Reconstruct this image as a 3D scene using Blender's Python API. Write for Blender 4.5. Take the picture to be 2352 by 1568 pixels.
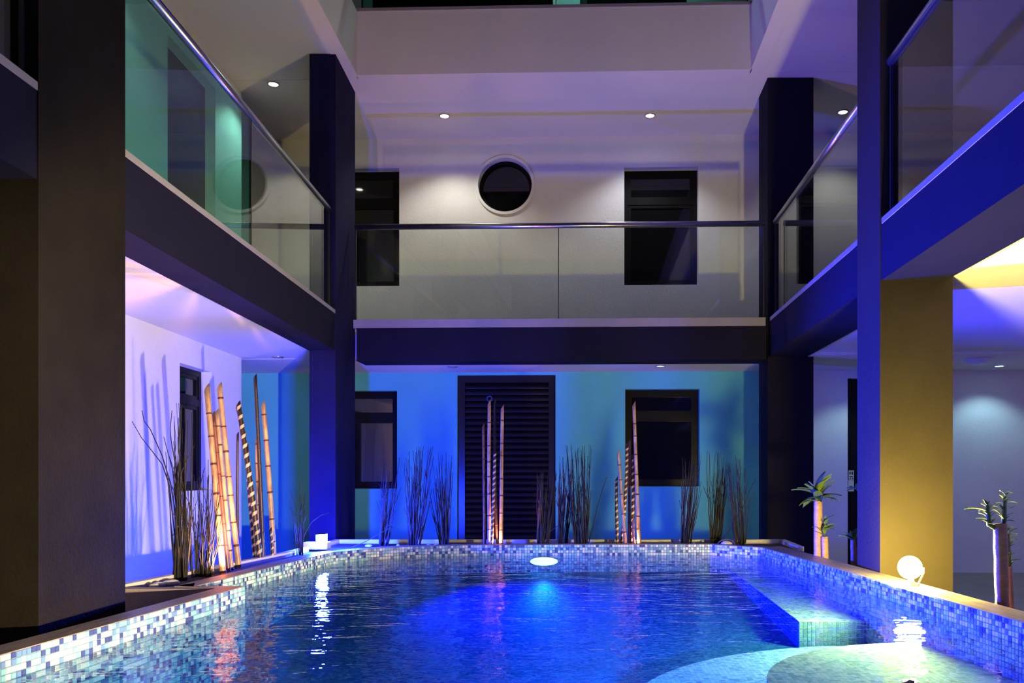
import bpy, bmesh, math, random
from mathutils import Vector, Matrix
random.seed(7)
scene = bpy.context.scene
for o in list(bpy.data.objects):
    bpy.data.objects.remove(o)

# ------------------------------------------------------------------ camera
F, PX, PY = 1900.0, 1303.0, 1090.0        # focal length and vanishing point in photo pixels (2352 x 1568)
H = 1.15                                   # eye height above the floor
cam_d = bpy.data.cameras.new('camera')
cam = bpy.data.objects.new('camera', cam_d)
scene.collection.objects.link(cam)
cam.location = (0, 0, H)
cam.rotation_euler = (math.pi / 2, 0, 0)
cam_d.sensor_width = 36.0
cam_d.lens = F * 36.0 / 2352
cam_d.shift_x = (1176 - PX) / 2352
cam_d.shift_y = (PY - 784) / 2352
cam_d.clip_start = 0.05
scene.camera = cam

# ------------------------------------------------------------------ world + exposure
world = bpy.data.worlds.new('night_sky')
scene.world = world
world.use_nodes = True
bg = world.node_tree.nodes['Background']
bg.inputs[0].default_value = (0.10, 0.16, 0.30, 1)
bg.inputs[1].default_value = 0.012
vs = scene.view_settings
vs.view_transform = 'Standard'
vs.look = 'None'
vs.gamma = 1.0
vs.use_curve_mapping = False
vs.exposure = 0.0
scene.cycles.use_denoising = True
scene.cycles.max_bounces = 6
scene.cycles.adaptive_threshold = 0.04
scene.cycles.transparent_max_bounces = 16
scene.cycles.sample_clamp_indirect = 4.0

# light levels (lamps of the place, plus added unseen downlights; used by the lamp builders below)
YELLOW, YELLOW_I = (1.0, 0.78, 0.14), 27.0      # glowing yellow pool-side lamp, W/sr
NEAR_COL, NEAR_W = (1.0, 0.80, 0.45), 1350.0     # warm flood on the near pool edge
BLUE, BLUE_W = (0.003, 0.012, 1.0), 9500.0       # blue flood on the far left corner
BLUE_SPILL = 95.0                                # W/sr from the glowing body of the blue lamp
UP_COL, UP_W = (1.0, 0.42, 0.24), 90.0          # orange bamboo uplights
POOL_COL, POOL_W = (0.02, 0.42, 1.0), 380.0     # underwater light
POOL2_W = 4200.0
DOWN_W = 55.0

def Z(h):
    return h + H
def at(px, py, y):
    return Vector(((px - PX) / F * y, y, H - (py - PY) / F * y))
def on_h(px, py, h):
    y = -h * F / (py - PY)
    return at(px, py, y)

# ------------------------------------------------------------------ materials
def mat(name, col, rough=0.6, metal=0.0, noise=0.0, scale=8.0, bump=0.0, bscale=60.0, col2=None, stretch=None, spec=0.5):
    m = bpy.data.materials.new(name)
    m.use_nodes = True
    nt = m.node_tree
    b = nt.nodes['Principled BSDF']
    b.inputs['Base Color'].default_value = (*col, 1)
    b.inputs['Roughness'].default_value = rough
    b.inputs['Metallic'].default_value = metal
    b.inputs['Specular IOR Level'].default_value = spec
    tc = nt.nodes.new('ShaderNodeTexCoord')
    mp = nt.nodes.new('ShaderNodeMapping')
    nt.links.new(tc.outputs['Object'], mp.inputs['Vector'])
    if stretch:
        mp.inputs['Scale'].default_value = stretch
    if noise > 0 or col2:
        n = nt.nodes.new('ShaderNodeTexNoise')
        n.inputs['Scale'].default_value = scale
        n.inputs['Detail'].default_value = 6
        n.inputs['Roughness'].default_value = 0.6
        nt.links.new(mp.outputs[0], n.inputs['Vector'])
        r = nt.nodes.new('ShaderNodeValToRGB')
        r.color_ramp.elements[0].position = 0.35
        r.color_ramp.elements[1].position = 0.68
        c2 = col2 if col2 else tuple(c * (1 - noise) for c in col)
        r.color_ramp.elements[0].color = (*c2, 1)
        r.color_ramp.elements[1].color = (*col, 1)
        nt.links.new(n.outputs['Fac'], r.inputs['Fac'])
        nt.links.new(r.outputs['Color'], b.inputs['Base Color'])
    if bump > 0:
        n2 = nt.nodes.new('ShaderNodeTexNoise')
        n2.inputs['Scale'].default_value = bscale
        n2.inputs['Detail'].default_value = 4
        nt.links.new(mp.outputs[0], n2.inputs['Vector'])
        bp = nt.nodes.new('ShaderNodeBump')
        bp.inputs['Strength'].default_value = bump
        bp.inputs['Distance'].default_value = 0.01
        nt.links.new(n2.outputs['Fac'], bp.inputs['Height'])
        nt.links.new(bp.outputs[0], b.inputs['Normal'])
    return m

def emit(name, col, strength):
    m = bpy.data.materials.new(name)
    m.use_nodes = True
    nt = m.node_tree
    nt.nodes.remove(nt.nodes['Principled BSDF'])
    e = nt.nodes.new('ShaderNodeEmission')
    e.inputs[0].default_value = (*col, 1)
    e.inputs[1].default_value = strength
    nt.links.new(e.outputs[0], nt.nodes['Material Output'].inputs['Surface'])
    return m

PALETTE = [(0.0, (0.055, 0.075, 0.26)), (0.18, (0.14, 0.25, 0.52)), (0.34, (0.22, 0.48, 0.58)),
           (0.56, (0.42, 0.64, 0.66)), (0.74, (0.74, 0.80, 0.76))]
def pick_tile(r, pal=None):
    pal = pal or PALETTE
    c = pal[0][1]
    for p, k in pal:
        if r >= p:
            c = k
    return c

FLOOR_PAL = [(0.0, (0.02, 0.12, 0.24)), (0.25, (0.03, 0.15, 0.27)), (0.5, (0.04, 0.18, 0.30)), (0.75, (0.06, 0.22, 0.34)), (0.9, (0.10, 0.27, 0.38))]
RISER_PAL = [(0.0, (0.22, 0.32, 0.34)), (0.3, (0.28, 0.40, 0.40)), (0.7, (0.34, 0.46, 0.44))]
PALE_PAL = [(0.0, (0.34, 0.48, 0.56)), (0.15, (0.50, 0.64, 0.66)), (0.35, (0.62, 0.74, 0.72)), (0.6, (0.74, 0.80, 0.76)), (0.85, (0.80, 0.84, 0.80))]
def ramp_palette(nt, fac_socket, PALETTE=PALETTE):
    r = nt.nodes.new('ShaderNodeValToRGB')
    r.color_ramp.interpolation = 'CONSTANT'
    els = r.color_ramp.elements
    els[0].position = 0.0; els[0].color = (*PALETTE[0][1], 1)
    els[1].position = PALETTE[1][0]; els[1].color = (*PALETTE[1][1], 1)
    for p, c in PALETTE[2:]:
        e = els.new(p); e.color = (*c, 1)
    nt.links.new(fac_socket, r.inputs['Fac'])
    return r

def tile_mat_attr():
    m = bpy.data.materials.new('mosaic_glass_tile')
    m.use_nodes = True
    nt = m.node_tree; b = nt.nodes['Principled BSDF']
    a = nt.nodes.new('ShaderNodeAttribute'); a.attribute_name = 'tile_colour'
    nt.links.new(a.outputs['Color'], b.inputs['Base Color'])
    b.inputs['Roughness'].default_value = 0.18
    return m
def tile_mat_obj():
    m = bpy.data.materials.new('mosaic_glass_tile_single')
    m.use_nodes = True
    nt = m.node_tree; b = nt.nodes['Principled BSDF']
    a = nt.nodes.new('ShaderNodeObjectInfo')
    r = ramp_palette(nt, a.outputs['Random'])
    nt.links.new(r.outputs['Color'], b.inputs['Base Color'])
    b.inputs['Roughness'].default_value = 0.18
    return m
TILE = 0.0235
def mosaic_floor_mat(name, pal, grout):
    m = bpy.data.materials.new(name)
    m.use_nodes = True
    nt = m.node_tree; b = nt.nodes['Principled BSDF']
    tc = nt.nodes.new('ShaderNodeTexCoord')
    sc = nt.nodes.new('ShaderNodeVectorMath'); sc.operation = 'SCALE'; sc.inputs['Scale'].default_value = 1 / TILE
    nt.links.new(tc.outputs['Object'], sc.inputs[0])
    fl = nt.nodes.new('ShaderNodeVectorMath'); fl.operation = 'FLOOR'
    nt.links.new(sc.outputs[0], fl.inputs[0])
    wn = nt.nodes.new('ShaderNodeTexWhiteNoise'); wn.noise_dimensions = '2D'
    nt.links.new(fl.outputs[0], wn.inputs['Vector'])
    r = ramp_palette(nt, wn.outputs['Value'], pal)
    fr = nt.nodes.new('ShaderNodeVectorMath'); fr.operation = 'FRACTION'
    nt.links.new(sc.outputs[0], fr.inputs[0])
    sp = nt.nodes.new('ShaderNodeSeparateXYZ'); nt.links.new(fr.outputs[0], sp.inputs[0])
    mx = nt.nodes.new('ShaderNodeMath'); mx.operation = 'MINIMUM'
    nt.links.new(sp.outputs[0], mx.inputs[0]); nt.links.new(sp.outputs[1], mx.inputs[1])
    gt = nt.nodes.new('ShaderNodeMath'); gt.operation = 'GREATER_THAN'; gt.inputs[1].default_value = 0.11
    nt.links.new(mx.outputs[0], gt.inputs[0])
    mix = nt.nodes.new('ShaderNodeMix'); mix.data_type = 'RGBA'
    mix.inputs['A'].default_value = (*grout, 1)
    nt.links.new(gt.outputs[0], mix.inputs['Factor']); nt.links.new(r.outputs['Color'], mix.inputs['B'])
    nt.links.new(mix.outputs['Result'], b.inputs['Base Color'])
    b.inputs['Roughness'].default_value = 0.7
    b.inputs['Specular IOR Level'].default_value = 0.1
    return m

def sheet_fresnel(nt, ior):
    # thin sheet: the same reflectance from both sides
    fz = nt.nodes.new('ShaderNodeFresnel')
    ge = nt.nodes.new('ShaderNodeNewGeometry')
    mr = nt.nodes.new('ShaderNodeMapRange')
    mr.inputs['To Min'].default_value = ior
    mr.inputs['To Max'].default_value = 1.0 / ior
    nt.links.new(ge.outputs['Backfacing'], mr.inputs['Value'])
    nt.links.new(mr.outputs[0], fz.inputs['IOR'])
    return fz

def water_mat():
    m = bpy.data.materials.new('pool_water')
    m.use_nodes = True
    nt = m.node_tree
    nt.nodes.remove(nt.nodes['Principled BSDF'])
    tc = nt.nodes.new('ShaderNodeTexCoord')
    mp = nt.nodes.new('ShaderNodeMapping'); mp.inputs['Scale'].default_value = (1.0, 1.5, 1.0)
    nt.links.new(tc.outputs['Object'], mp.inputs['Vector'])
    n1 = nt.nodes.new('ShaderNodeTexNoise'); n1.inputs['Scale'].default_value = 3.2; n1.inputs['Detail'].default_value = 2
    n2 = nt.nodes.new('ShaderNodeTexNoise'); n2.inputs['Scale'].default_value = 13.0; n2.inputs['Detail'].default_value = 2
    nt.links.new(mp.outputs[0], n1.inputs['Vector']); nt.links.new(mp.outputs[0], n2.inputs['Vector'])
    b1 = nt.nodes.new('ShaderNodeBump'); b1.inputs['Strength'].default_value = 1.0; b1.inputs['Distance'].default_value = 0.016
    b2 = nt.nodes.new('ShaderNodeBump'); b2.inputs['Strength'].default_value = 1.0; b2.inputs['Distance'].default_value = 0.0048
    nt.links.new(n1.outputs['Fac'], b1.inputs['Height'])
    nt.links.new(n2.outputs['Fac'], b2.inputs['Height'])
    nt.links.new(b1.outputs[0], b2.inputs['Normal'])
    tr = nt.nodes.new('ShaderNodeBsdfTransparent'); tr.inputs[0].default_value = (0.88, 0.96, 1.0, 1)
    gl = nt.nodes.new('ShaderNodeBsdfGlossy'); gl.inputs['Roughness'].default_value = 0.0
    gl.inputs[0].default_value = (0.95, 0.97, 1.0, 1)
    nt.links.new(b2.outputs[0], gl.inputs['Normal'])
    fz = sheet_fresnel(nt, 1.33)
    nt.links.new(b2.outputs[0], fz.inputs['Normal'])
    mx = nt.nodes.new('ShaderNodeMixShader')
    nt.links.new(fz.outputs[0], mx.inputs[0]); nt.links.new(tr.outputs[0], mx.inputs[1]); nt.links.new(gl.outputs[0], mx.inputs[2])
    nt.links.new(mx.outputs[0], nt.nodes['Material Output'].inputs['Surface'])
    va = nt.nodes.new('ShaderNodeVolumeAbsorption')
    va.inputs['Color'].default_value = (0.05, 0.62, 0.97, 1); va.inputs['Density'].default_value = 0.9
    nt.links.new(va.outputs[0], nt.nodes['Material Output'].inputs['Volume'])
    return m

def glass_mat(name, tint, ior=1.5):
    m = bpy.data.materials.new(name)
    m.use_nodes = True
    nt = m.node_tree
    nt.nodes.remove(nt.nodes['Principled BSDF'])
    tr = nt.nodes.new('ShaderNodeBsdfTransparent'); tr.inputs[0].default_value = (*tint, 1)
    gl = nt.nodes.new('ShaderNodeBsdfGlossy'); gl.inputs['Roughness'].default_value = 0.0
    fz = sheet_fresnel(nt, ior)
    mx = nt.nodes.new('ShaderNodeMixShader')
    nt.links.new(fz.outputs[0], mx.inputs[0]); nt.links.new(tr.outputs[0], mx.inputs[1]); nt.links.new(gl.outputs[0], mx.inputs[2])
    nt.links.new(mx.outputs[0], nt.nodes['Material Output'].inputs['Surface'])
    return m

M = {
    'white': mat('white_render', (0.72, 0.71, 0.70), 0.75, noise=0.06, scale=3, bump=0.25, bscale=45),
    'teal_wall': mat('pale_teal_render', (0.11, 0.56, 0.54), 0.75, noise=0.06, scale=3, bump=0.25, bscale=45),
    'soffit': mat('white_soffit', (0.70, 0.69, 0.69), 0.8, noise=0.04, scale=2, bump=0.1, bscale=60),
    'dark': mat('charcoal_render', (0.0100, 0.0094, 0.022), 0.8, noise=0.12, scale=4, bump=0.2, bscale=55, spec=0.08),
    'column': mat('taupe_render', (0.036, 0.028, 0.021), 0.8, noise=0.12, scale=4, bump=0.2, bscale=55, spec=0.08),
    'dark_column': mat('blue_lit_column_render', (0.011, 0.0100, 0.052), 0.8, noise=0.25, scale=3, bump=0.2, bscale=55, spec=0.08),  # far left column: the lamp's blue light is put into the colour
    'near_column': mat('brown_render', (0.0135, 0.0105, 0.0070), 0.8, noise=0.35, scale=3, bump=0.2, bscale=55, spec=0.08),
    'ledge': mat('grey_ledge', (0.28, 0.27, 0.28), 0.5, noise=0.1, scale=10),
    'floor': mat('brown_floor', (0.26, 0.22, 0.17), 0.5, noise=0.2, scale=5, bump=0.1),
    'coping': mat('travertine_coping', (0.30, 0.25, 0.20), 0.35, col2=(0.16, 0.13, 0.11), scale=5, stretch=(9, 1.2, 9), bump=0.3, bscale=30),
    'planter': mat('brown_planter_render', (0.28, 0.22, 0.19), 0.7, noise=0.1, bump=0.2),
    'rim': mat('pale_planter_rim', (0.62, 0.58, 0.54), 0.6, noise=0.15, scale=9),
    'soil': mat('dark_soil', (0.06, 0.045, 0.035), 0.95, noise=0.5, scale=40, bump=0.8, bscale=50),
    'grout': mat('pool_grout', (0.14, 0.20, 0.26), 0.8, noise=0.1),
    'steel': mat('brushed_steel', (0.62, 0.62, 0.64), 0.28, 1.0, noise=0.08, scale=30),
    'frame': mat('dark_window_frame', (0.006, 0.0055, 0.0055), 0.4, noise=0.1, spec=0.12),
    'pane': mat('dark_window_pane', (0.006, 0.006, 0.008), 0.04, noise=0.1, spec=0.5),
    'doorwood': mat('dark_louvre_timber', (0.008, 0.006, 0.005), 0.30, noise=0.3, scale=6, stretch=(1, 1, 12)),
    'black': mat('black_metal', (0.02, 0.02, 0.02), 0.45, noise=0.1),
    'bamboo': mat('pale_bamboo', (0.56, 0.36, 0.19), 0.38, col2=(0.24, 0.10, 0.05), scale=5, stretch=(4, 4, 1.6), bump=0.1, bscale=20),
    'bamboo_red': mat('red_brown_bamboo', (0.20, 0.07, 0.04), 0.35, noise=0.5, scale=7),
    'bamboo_dark': mat('dark_burnt_bamboo', (0.030, 0.013, 0.010), 0.4, noise=0.4, scale=7),
    'node': mat('burnt_bamboo_node', (0.07, 0.018, 0.012), 0.5, noise=0.3),
    'band': mat('pale_bamboo_band', (0.60, 0.40, 0.25), 0.4, noise=0.2, scale=9),
    'twig': mat('brown_twig', (0.026, 0.020, 0.018), 0.75, noise=0.5, scale=20),
    'stone': mat('pale_river_stone', (0.55, 0.52, 0.48), 0.6, noise=0.25, scale=14, bump=0.2),
    'trunk': mat('cane_bark', (0.42, 0.25, 0.13), 0.7, noise=0.35, scale=8, stretch=(1, 1, 5), bump=0.5, bscale=30),
    'leaf': mat('green_leaf', (0.10, 0.17, 0.035), 0.4, noise=0.35, scale=12),
    'plate': mat('white_sign_plate', (0.75, 0.73, 0.75), 0.5, noise=0.04),
    'ink': mat('dark_sign_print', (0.04, 0.04, 0.05), 0.6, noise=0.1),
    'ringblue': mat('blue_enamel', (0.03, 0.05, 0.22), 0.4, noise=0.1),
    'dome': mat('opal_dome', (0.6, 0.6, 0.62), 0.3, noise=0.03),
    'cable': mat('blue_black_cable', (0.03, 0.035, 0.10), 0.45, noise=0.1),
    'tile': tile_mat_attr(), 'tile1': tile_mat_obj(), 'mosaic': mosaic_floor_mat('mosaic_floor', FLOOR_PAL, (0.08, 0.17, 0.36)), 'mosaic_pale': mosaic_floor_mat('pale_mosaic', PALE_PAL, (0.40, 0.50, 0.52)),
    'water': water_mat(),
    'glass': glass_mat('clear_balustrade_glass', (0.93, 0.96, 0.95)), 'glass_side': glass_mat('side_balustrade_glass', (0.93, 0.97, 0.95), 1.5),
    'glass_teal': glass_mat('teal_balustrade_glass', (0.45, 0.82, 0.78), 1.5),
}

# ------------------------------------------------------------------ object helpers
COL = scene.collection
def link_mesh(name, verts, faces, m, parent=None, smooth=False):
    me = bpy.data.meshes.new(name)
    me.from_pydata([tuple(v) for v in verts], [], faces)
    me.update()
    if m is not None:
        me.materials.append(M[m] if isinstance(m, str) else m)
    if smooth:
        me.polygons.foreach_set('use_smooth', [True] * len(me.polygons))
    o = bpy.data.objects.new(name, me)
    COL.objects.link(o)
    if parent:
        o.parent = parent
    return o
def tag(o, label=None, cat=None, group=None, kind=None):
    if label: o['label'] = label
    if cat: o['category'] = cat
    if group: o['group'] = group
    if kind: o['kind'] = kind
    return o
def struct(o, label=None):
    o['kind'] = 'structure'
    if label: o['label'] = label
    return o
def thing(name, label, cat, loc=(0, 0, 0), group=None):
    o = bpy.data.objects.new(name, None)
    o.empty_display_size = 0.05
    COL.objects.link(o); o.location = loc
    return tag(o, label, cat, group)
class G:
    """collects geometry in world space"""
    def __init__(s): s.v = []; s.f = []
    def prism(s, pts, z0, z1):
        a = sum(pts[i][0] * pts[(i + 1) % len(pts)][1] - pts[(i + 1) % len(pts)][0] * pts[i][1] for i in range(len(pts)))
        if a < 0: pts = list(reversed(pts))
        n = len(pts); b = len(s.v)
        s.v += [(p[0], p[1], z0) for p in pts] + [(p[0], p[1], z1) for p in pts]
        s.f.append(tuple(b + i for i in reversed(range(n))))
        s.f.append(tuple(b + n + i for i in range(n)))
        for i in range(n):
            j = (i + 1) % n
            s.f.append((b + i, b + j, b + n + j, b + n + i))
        return s
    def box(s, fr, a0, a1, b0, b1, z0, z1):
        return s.prism([fr(a0, b0), fr(a1, b0), fr(a1, b1), fr(a0, b1)], z0, z1)
    def tube(s, pts, rads, n=8, caps=True):
        pts = [Vector(p) for p in pts]
        if not isinstance(rads, (list, tuple)): rads = [rads] * len(pts)
        b = len(s.v); k = len(pts)
        ref = None
        for i, p in enumerate(pts):
            t = (pts[min(i + 1, k - 1)] - pts[max(i - 1, 0)]).normalized()
            if ref is None:
                ref = Vector((1, 0, 0)) if abs(t.x) < 0.8 else Vector((0, 1, 0))
            u = (ref - t * ref.dot(t)).normalized(); w = t.cross(u); ref = u
            for q in range(n):
                a = 2 * math.pi * q / n
                s.v.append(tuple(p + (u * math.cos(a) + w * math.sin(a)) * rads[i]))
        for i in range(k - 1):
            for q in range(n):
                r = (q + 1) % n
                s.f.append((b + i * n + q, b + i * n + r, b + (i + 1) * n + r, b + (i + 1) * n + q))
        if caps:
            s.f.append(tuple(b + q for q in reversed(range(n))))
            s.f.append(tuple(b + (k - 1) * n + q for q in range(n)))
        return s
    def lathe(s, prof, n=20, m=Matrix.Identity(4)):
        b = len(s.v)
        for r, z in prof:
            for q in range(n):
                a = 2 * math.pi * q / n
                s.v.append(tuple(m @ Vector((r * math.cos(a), r * math.sin(a), z))))
        for i in range(len(prof) - 1):
            for q in range(n):
                r_ = (q + 1) % n
                s.f.append((b + i * n + q, b + i * n + r_, b + (i + 1) * n + r_, b + (i + 1) * n + q))
        s.f.append(tuple(b + q for q in reversed(range(n))))
        s.f.append(tuple(b + (len(prof) - 1) * n + q for q in range(n)))
        return s
    def build(s, name, m, parent=None, smooth=False, origin=None):
        v = s.v
        off = Vector((0, 0, 0))
        if parent is not None and parent.type == 'EMPTY':
            off = parent.location.copy()
        if origin is not None:
            off = Vector(origin)
        v = [tuple(Vector(p) - off) for p in v]
        o = link_mesh(name, v, s.f, m, parent, smooth)
        if origin is not None and parent is None:
            o.location = origin
        return o
def XY(a, b): return (a, b)

# wings of the building: frames in plan
TB = 0.031
YB = 8.37
def BW(s, d): return (s + TB * d, YB - TB * s + d)              # back wing: along the facade, depth behind it
def bw_s(px, d):
    k = (px - PX) / F
    return (k * (YB + d) - TB * d) / (1 + TB * k)
def bw_h(px, py, d):
    s = bw_s(px, d)
    return -(py - PY) / F * BW(s, d)[1]
def xl(t): return -2.149 - 0.020 * (t - 4.03)
def LW(t, d): return (xl(t) - d, t)                              # left wing: along y, depth behind its face
def xr(t): return 2.04 - TB * (8.4 - t)
def RW(t, d): return (xr(t) + d, t)

H_BEAM, H_CEIL, H_LEDGE, H_SOFFIT, H_PAR, H_TOP = 1.19, 1.225, 1.58, 4.03, 4.67, 7.3
H_RIM, H_WATER, H_POOL, H_FLOOR = -0.60, -0.692, -1.30, -1.15
D_WALL = 1.5
# ------------------------------------------------------------------ pool plan
P = [(-1.98, 1.75), (-1.743, 4.47), (-2.01, 4.45), (-1.92, 5.5), (-1.83, 6.40), (-1.62, 6.72), (-1.30, 6.95), (-0.85, 7.07),
     (-0.2, 7.12), (1.234, 7.16), (1.617, 6.83), (1.97, 1.75)]
OUT = [(-2.11, 1.60), (-1.86, 4.38), (-2.44, 4.38), (-2.17, 6.26), (-2.12, 7.60), (1.99, 7.60), (1.93, 6.75), (2.13, 1.60)]

# ------------------------------------------------------------------ floor (with the pool hole)
bm = bmesh.new()
def loop(pts, z):
    vs_ = [bm.verts.new((p[0], p[1], z)) for p in pts]
    return [bm.edges.new((vs_[i], vs_[(i + 1) % len(vs_)])) for i in range(len(vs_))]
ed = loop([(-7, -4), (7.2, -4), (7.2, 11.5), (-7, 11.5)], 0) + loop(OUT, 0)
bmesh.ops.triangle_fill(bm, use_beauty=True, edges=ed, normal=(0, 0, 1))
me = bpy.data.meshes.new('floor'); bm.to_mesh(me); bm.free()
me.materials.append(M['floor'])
fo = bpy.data.objects.new('floor', me); COL.objects.link(fo); struct(fo)

# ------------------------------------------------------------------ walls with openings
def wall_holes(name, fr, a0, a1, z0, z1, b0, b1, holes, m, circle=None):
    """wall between a0..a1 along fr, b0..b1 thick, with rectangular holes (a0,a1,z0,z1) and one round hole (a,z,r)"""
    hs = list(holes)
    if circle:
        ca, cz, cr = circle; R = cr * 1.25
        hs.append((ca - R, ca + R, cz - R, cz + R))
    A = sorted({a0, a1, *[h[0] for h in hs], *[h[1] for h in hs]}); A = [a for a in A if a0 <= a <= a1]
    ZZ = sorted({z0, z1, *[h[2] for h in hs], *[h[3] for h in hs]}); ZZ = [z for z in ZZ if z0 <= z <= z1]
    nA, nZ = len(A) - 1, len(ZZ) - 1
    def solid(i, k):
        if not (0 <= i < nA and 0 <= k < nZ): return False
        ma, mz = (A[i] + A[i + 1]) / 2, (ZZ[k] + ZZ[k + 1]) / 2
        return not any(h[0] < ma < h[1] and h[2] < mz < h[3] for h in hs)
    v, f, idx = [], [], {}
    def vert(a, b, z):
        key = (round(a, 5), b, round(z, 5))
        if key not in idx:
            x, y = fr(a, b); idx[key] = len(v); v.append((x, y, Z(z)))
        return idx[key]
    for i in range(nA):
        for k in range(nZ):
            if not solid(i, k): continue
            a, c, zl, zh = A[i], A[i + 1], ZZ[k], ZZ[k + 1]
            f.append((vert(a, b0, zl), vert(c, b0, zl), vert(c, b0, zh), vert(a, b0, zh)))
            f.append((vert(a, b1, zh), vert(c, b1, zh), vert(c, b1, zl), vert(a, b1, zl)))
            if not solid(i - 1, k): f.append((vert(a, b0, zl), vert(a, b0, zh), vert(a, b1, zh), vert(a, b1, zl)))
            if not solid(i + 1, k): f.append((vert(c, b0, zl), vert(c, b1, zl), vert(c, b1, zh), vert(c, b0, zh)))
            if not solid(i, k - 1): f.append((vert(a, b0, zl), vert(a, b1, zl), vert(c, b1, zl), vert(c, b0, zl)))
            if not solid(i, k + 1): f.append((vert(a, b0, zh), vert(c, b0, zh), vert(c, b1, zh), vert(a, b1, zh)))
    if circle:
        n = 48
        def sq(t):
            c, s_ = math.cos(t), math.sin(t); q = R / max(abs(c), abs(s_))
            return ca + c * q, cz + s_ * q
        for q in range(n):
            t0, t1 = 2 * math.pi * (q - .5 + .5) / n, 2 * math.pi * (q + 1) / n
            i0 = (ca + cr * math.cos(t0), cz + cr * math.sin(t0)); i1 = (ca + cr * math.cos(t1), cz + cr * math.sin(t1))
            o0, o1 = sq(t0), sq(t1)
            f.append((vert(i0[0], b0, i0[1]), vert(o0[0], b0, o0[1]), vert(o1[0], b0, o1[1]), vert(i1[0], b0, i1[1])))
            f.append((vert(i1[0], b1, i1[1]), vert(o1[0], b1, o1[1]), vert(o0[0], b1, o0[1]), vert(i0[0], b1, i0[1])))
            f.append((vert(i0[0], b0, i0[1]), vert(i1[0], b0, i1[1]), vert(i1[0], b1, i1[1]), vert(i0[0], b1, i0[1])))
    return struct(link_mesh(name, v, f, m))

def rect(x0, y0, x1, y1, d=D_WALL):
    return (bw_s(x0, d), bw_s(x1, d), bw_h((x0 + x1) / 2, y1, d), bw_h((x0 + x1) / 2, y0, d))
win_ll = rect(742, 897, 912, 1122)
door_r = rect(1050, 861, 1276, 1262); door_r = (door_r[0], door_r[1], H_FLOOR, door_r[3])
win_lr = rect(1436, 893, 1607, 1117)
win_ul = rect(747, 387, 917, 657)
win_ur = rect(1434, 384, 1604, 654)
door_rr = rect(1947, 868, 2075, 1300); door_rr = (door_rr[0], door_rr[1], H_FLOOR, door_rr[3])
cs, chh = bw_s(1160, D_WALL), bw_h(1160, 425, D_WALL)
cr = 62 / F * 9.9
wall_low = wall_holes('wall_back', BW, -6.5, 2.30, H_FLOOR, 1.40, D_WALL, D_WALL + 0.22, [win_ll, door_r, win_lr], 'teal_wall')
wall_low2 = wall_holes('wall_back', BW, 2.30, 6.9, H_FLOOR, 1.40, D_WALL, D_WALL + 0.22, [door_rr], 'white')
wall_back = wall_holes('wall_back', BW, -6.5, 6.9, 1.40, H_TOP, D_WALL, D_WALL + 0.22,
                       [win_ul, win_ur,
                        (bw_s(850, 1.5), bw_s(1270, 1.5), 5.05, 6.6), (bw_s(1332, 1.5), bw_s(1580, 1.5), 5.05, 6.6)],
                       'white', circle=(cs, chh, cr))
# left wall: a window below, a door above
lw_win = (7.27, 7.95, -0.145, 0.985)
lw_door = (7.04, 8.04, 1.60, 3.75)
XLW = -3.40
wall_left = wall_holes('wall_left', lambda t, d: (XLW - 0.02 * (t - 7) - d, t), -3.5, 8.72, H_FLOOR, H_TOP, 0, 0.22, [lw_win, lw_door], 'white')
wl2 = struct(G().box(XY, 6.75, 6.95, -3.5, 9.7, 0, Z(H_TOP)).build('wall_right', 'white'))
wl3 = struct(G().box(XY, -6.75, -6.5, 8.5, 10.2, 0, Z(H_TOP)).build('wall_corridor_end', 'white'))

# ------------------------------------------------------------------ slabs, beams, columns
def slab(name, fr, a0, a1, d0, d1, h0, h1, m):
    return struct(G().box(fr, a0, a1, d0, d1, Z(h0), Z(h1)).build(name, m))
slab('ceiling', BW, -6.5, 6.9, 0.30, D_WALL + 0.02, H_CEIL, 1.50, 'soffit')
slab('ceiling', LW, -3.5, 8.90, 0.24, 4.3, H_CEIL + .004, 1.495, 'soffit')
slab('ceiling', RW, -3.5, 8.60, 0.38, 4.9, H_CEIL + .004, 1.495, 'soffit')
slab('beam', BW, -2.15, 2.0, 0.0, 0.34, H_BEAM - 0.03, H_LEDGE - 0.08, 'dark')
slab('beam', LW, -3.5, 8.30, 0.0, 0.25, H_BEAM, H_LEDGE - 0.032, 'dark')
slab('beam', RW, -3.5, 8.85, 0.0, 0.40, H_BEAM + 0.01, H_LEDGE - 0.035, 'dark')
slab('beam', BW, 2.42, 6.9, 0.0, 0.42, H_BEAM + 0.01, H_LEDGE - 0.1, 'soffit')
# upper floor screed behind the ledges
slab('floor_upper', BW, -6.5, 6.9, 0.30, D_WALL + 0.02, 1.50, H_LEDGE - 0.085, 'floor')
slab('floor_upper', LW, -3.5, 8.5, 0.24, 1.3, 1.50, H_LEDGE - 0.085, 'floor')
slab('floor_upper', RW, -3.5, 8.5, 0.38, 4.9, 1.50, H_LEDGE - 0.085, 'floor')
# columns (blade columns on the left, square ones on the right)
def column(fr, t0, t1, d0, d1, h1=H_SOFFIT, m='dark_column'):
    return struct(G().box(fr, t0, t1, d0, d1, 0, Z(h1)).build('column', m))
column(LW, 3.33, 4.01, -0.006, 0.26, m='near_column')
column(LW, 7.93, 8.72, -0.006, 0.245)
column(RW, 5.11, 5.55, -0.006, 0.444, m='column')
column(RW, 8.40, 8.84, -0.006, 0.46, m='dark')
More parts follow.
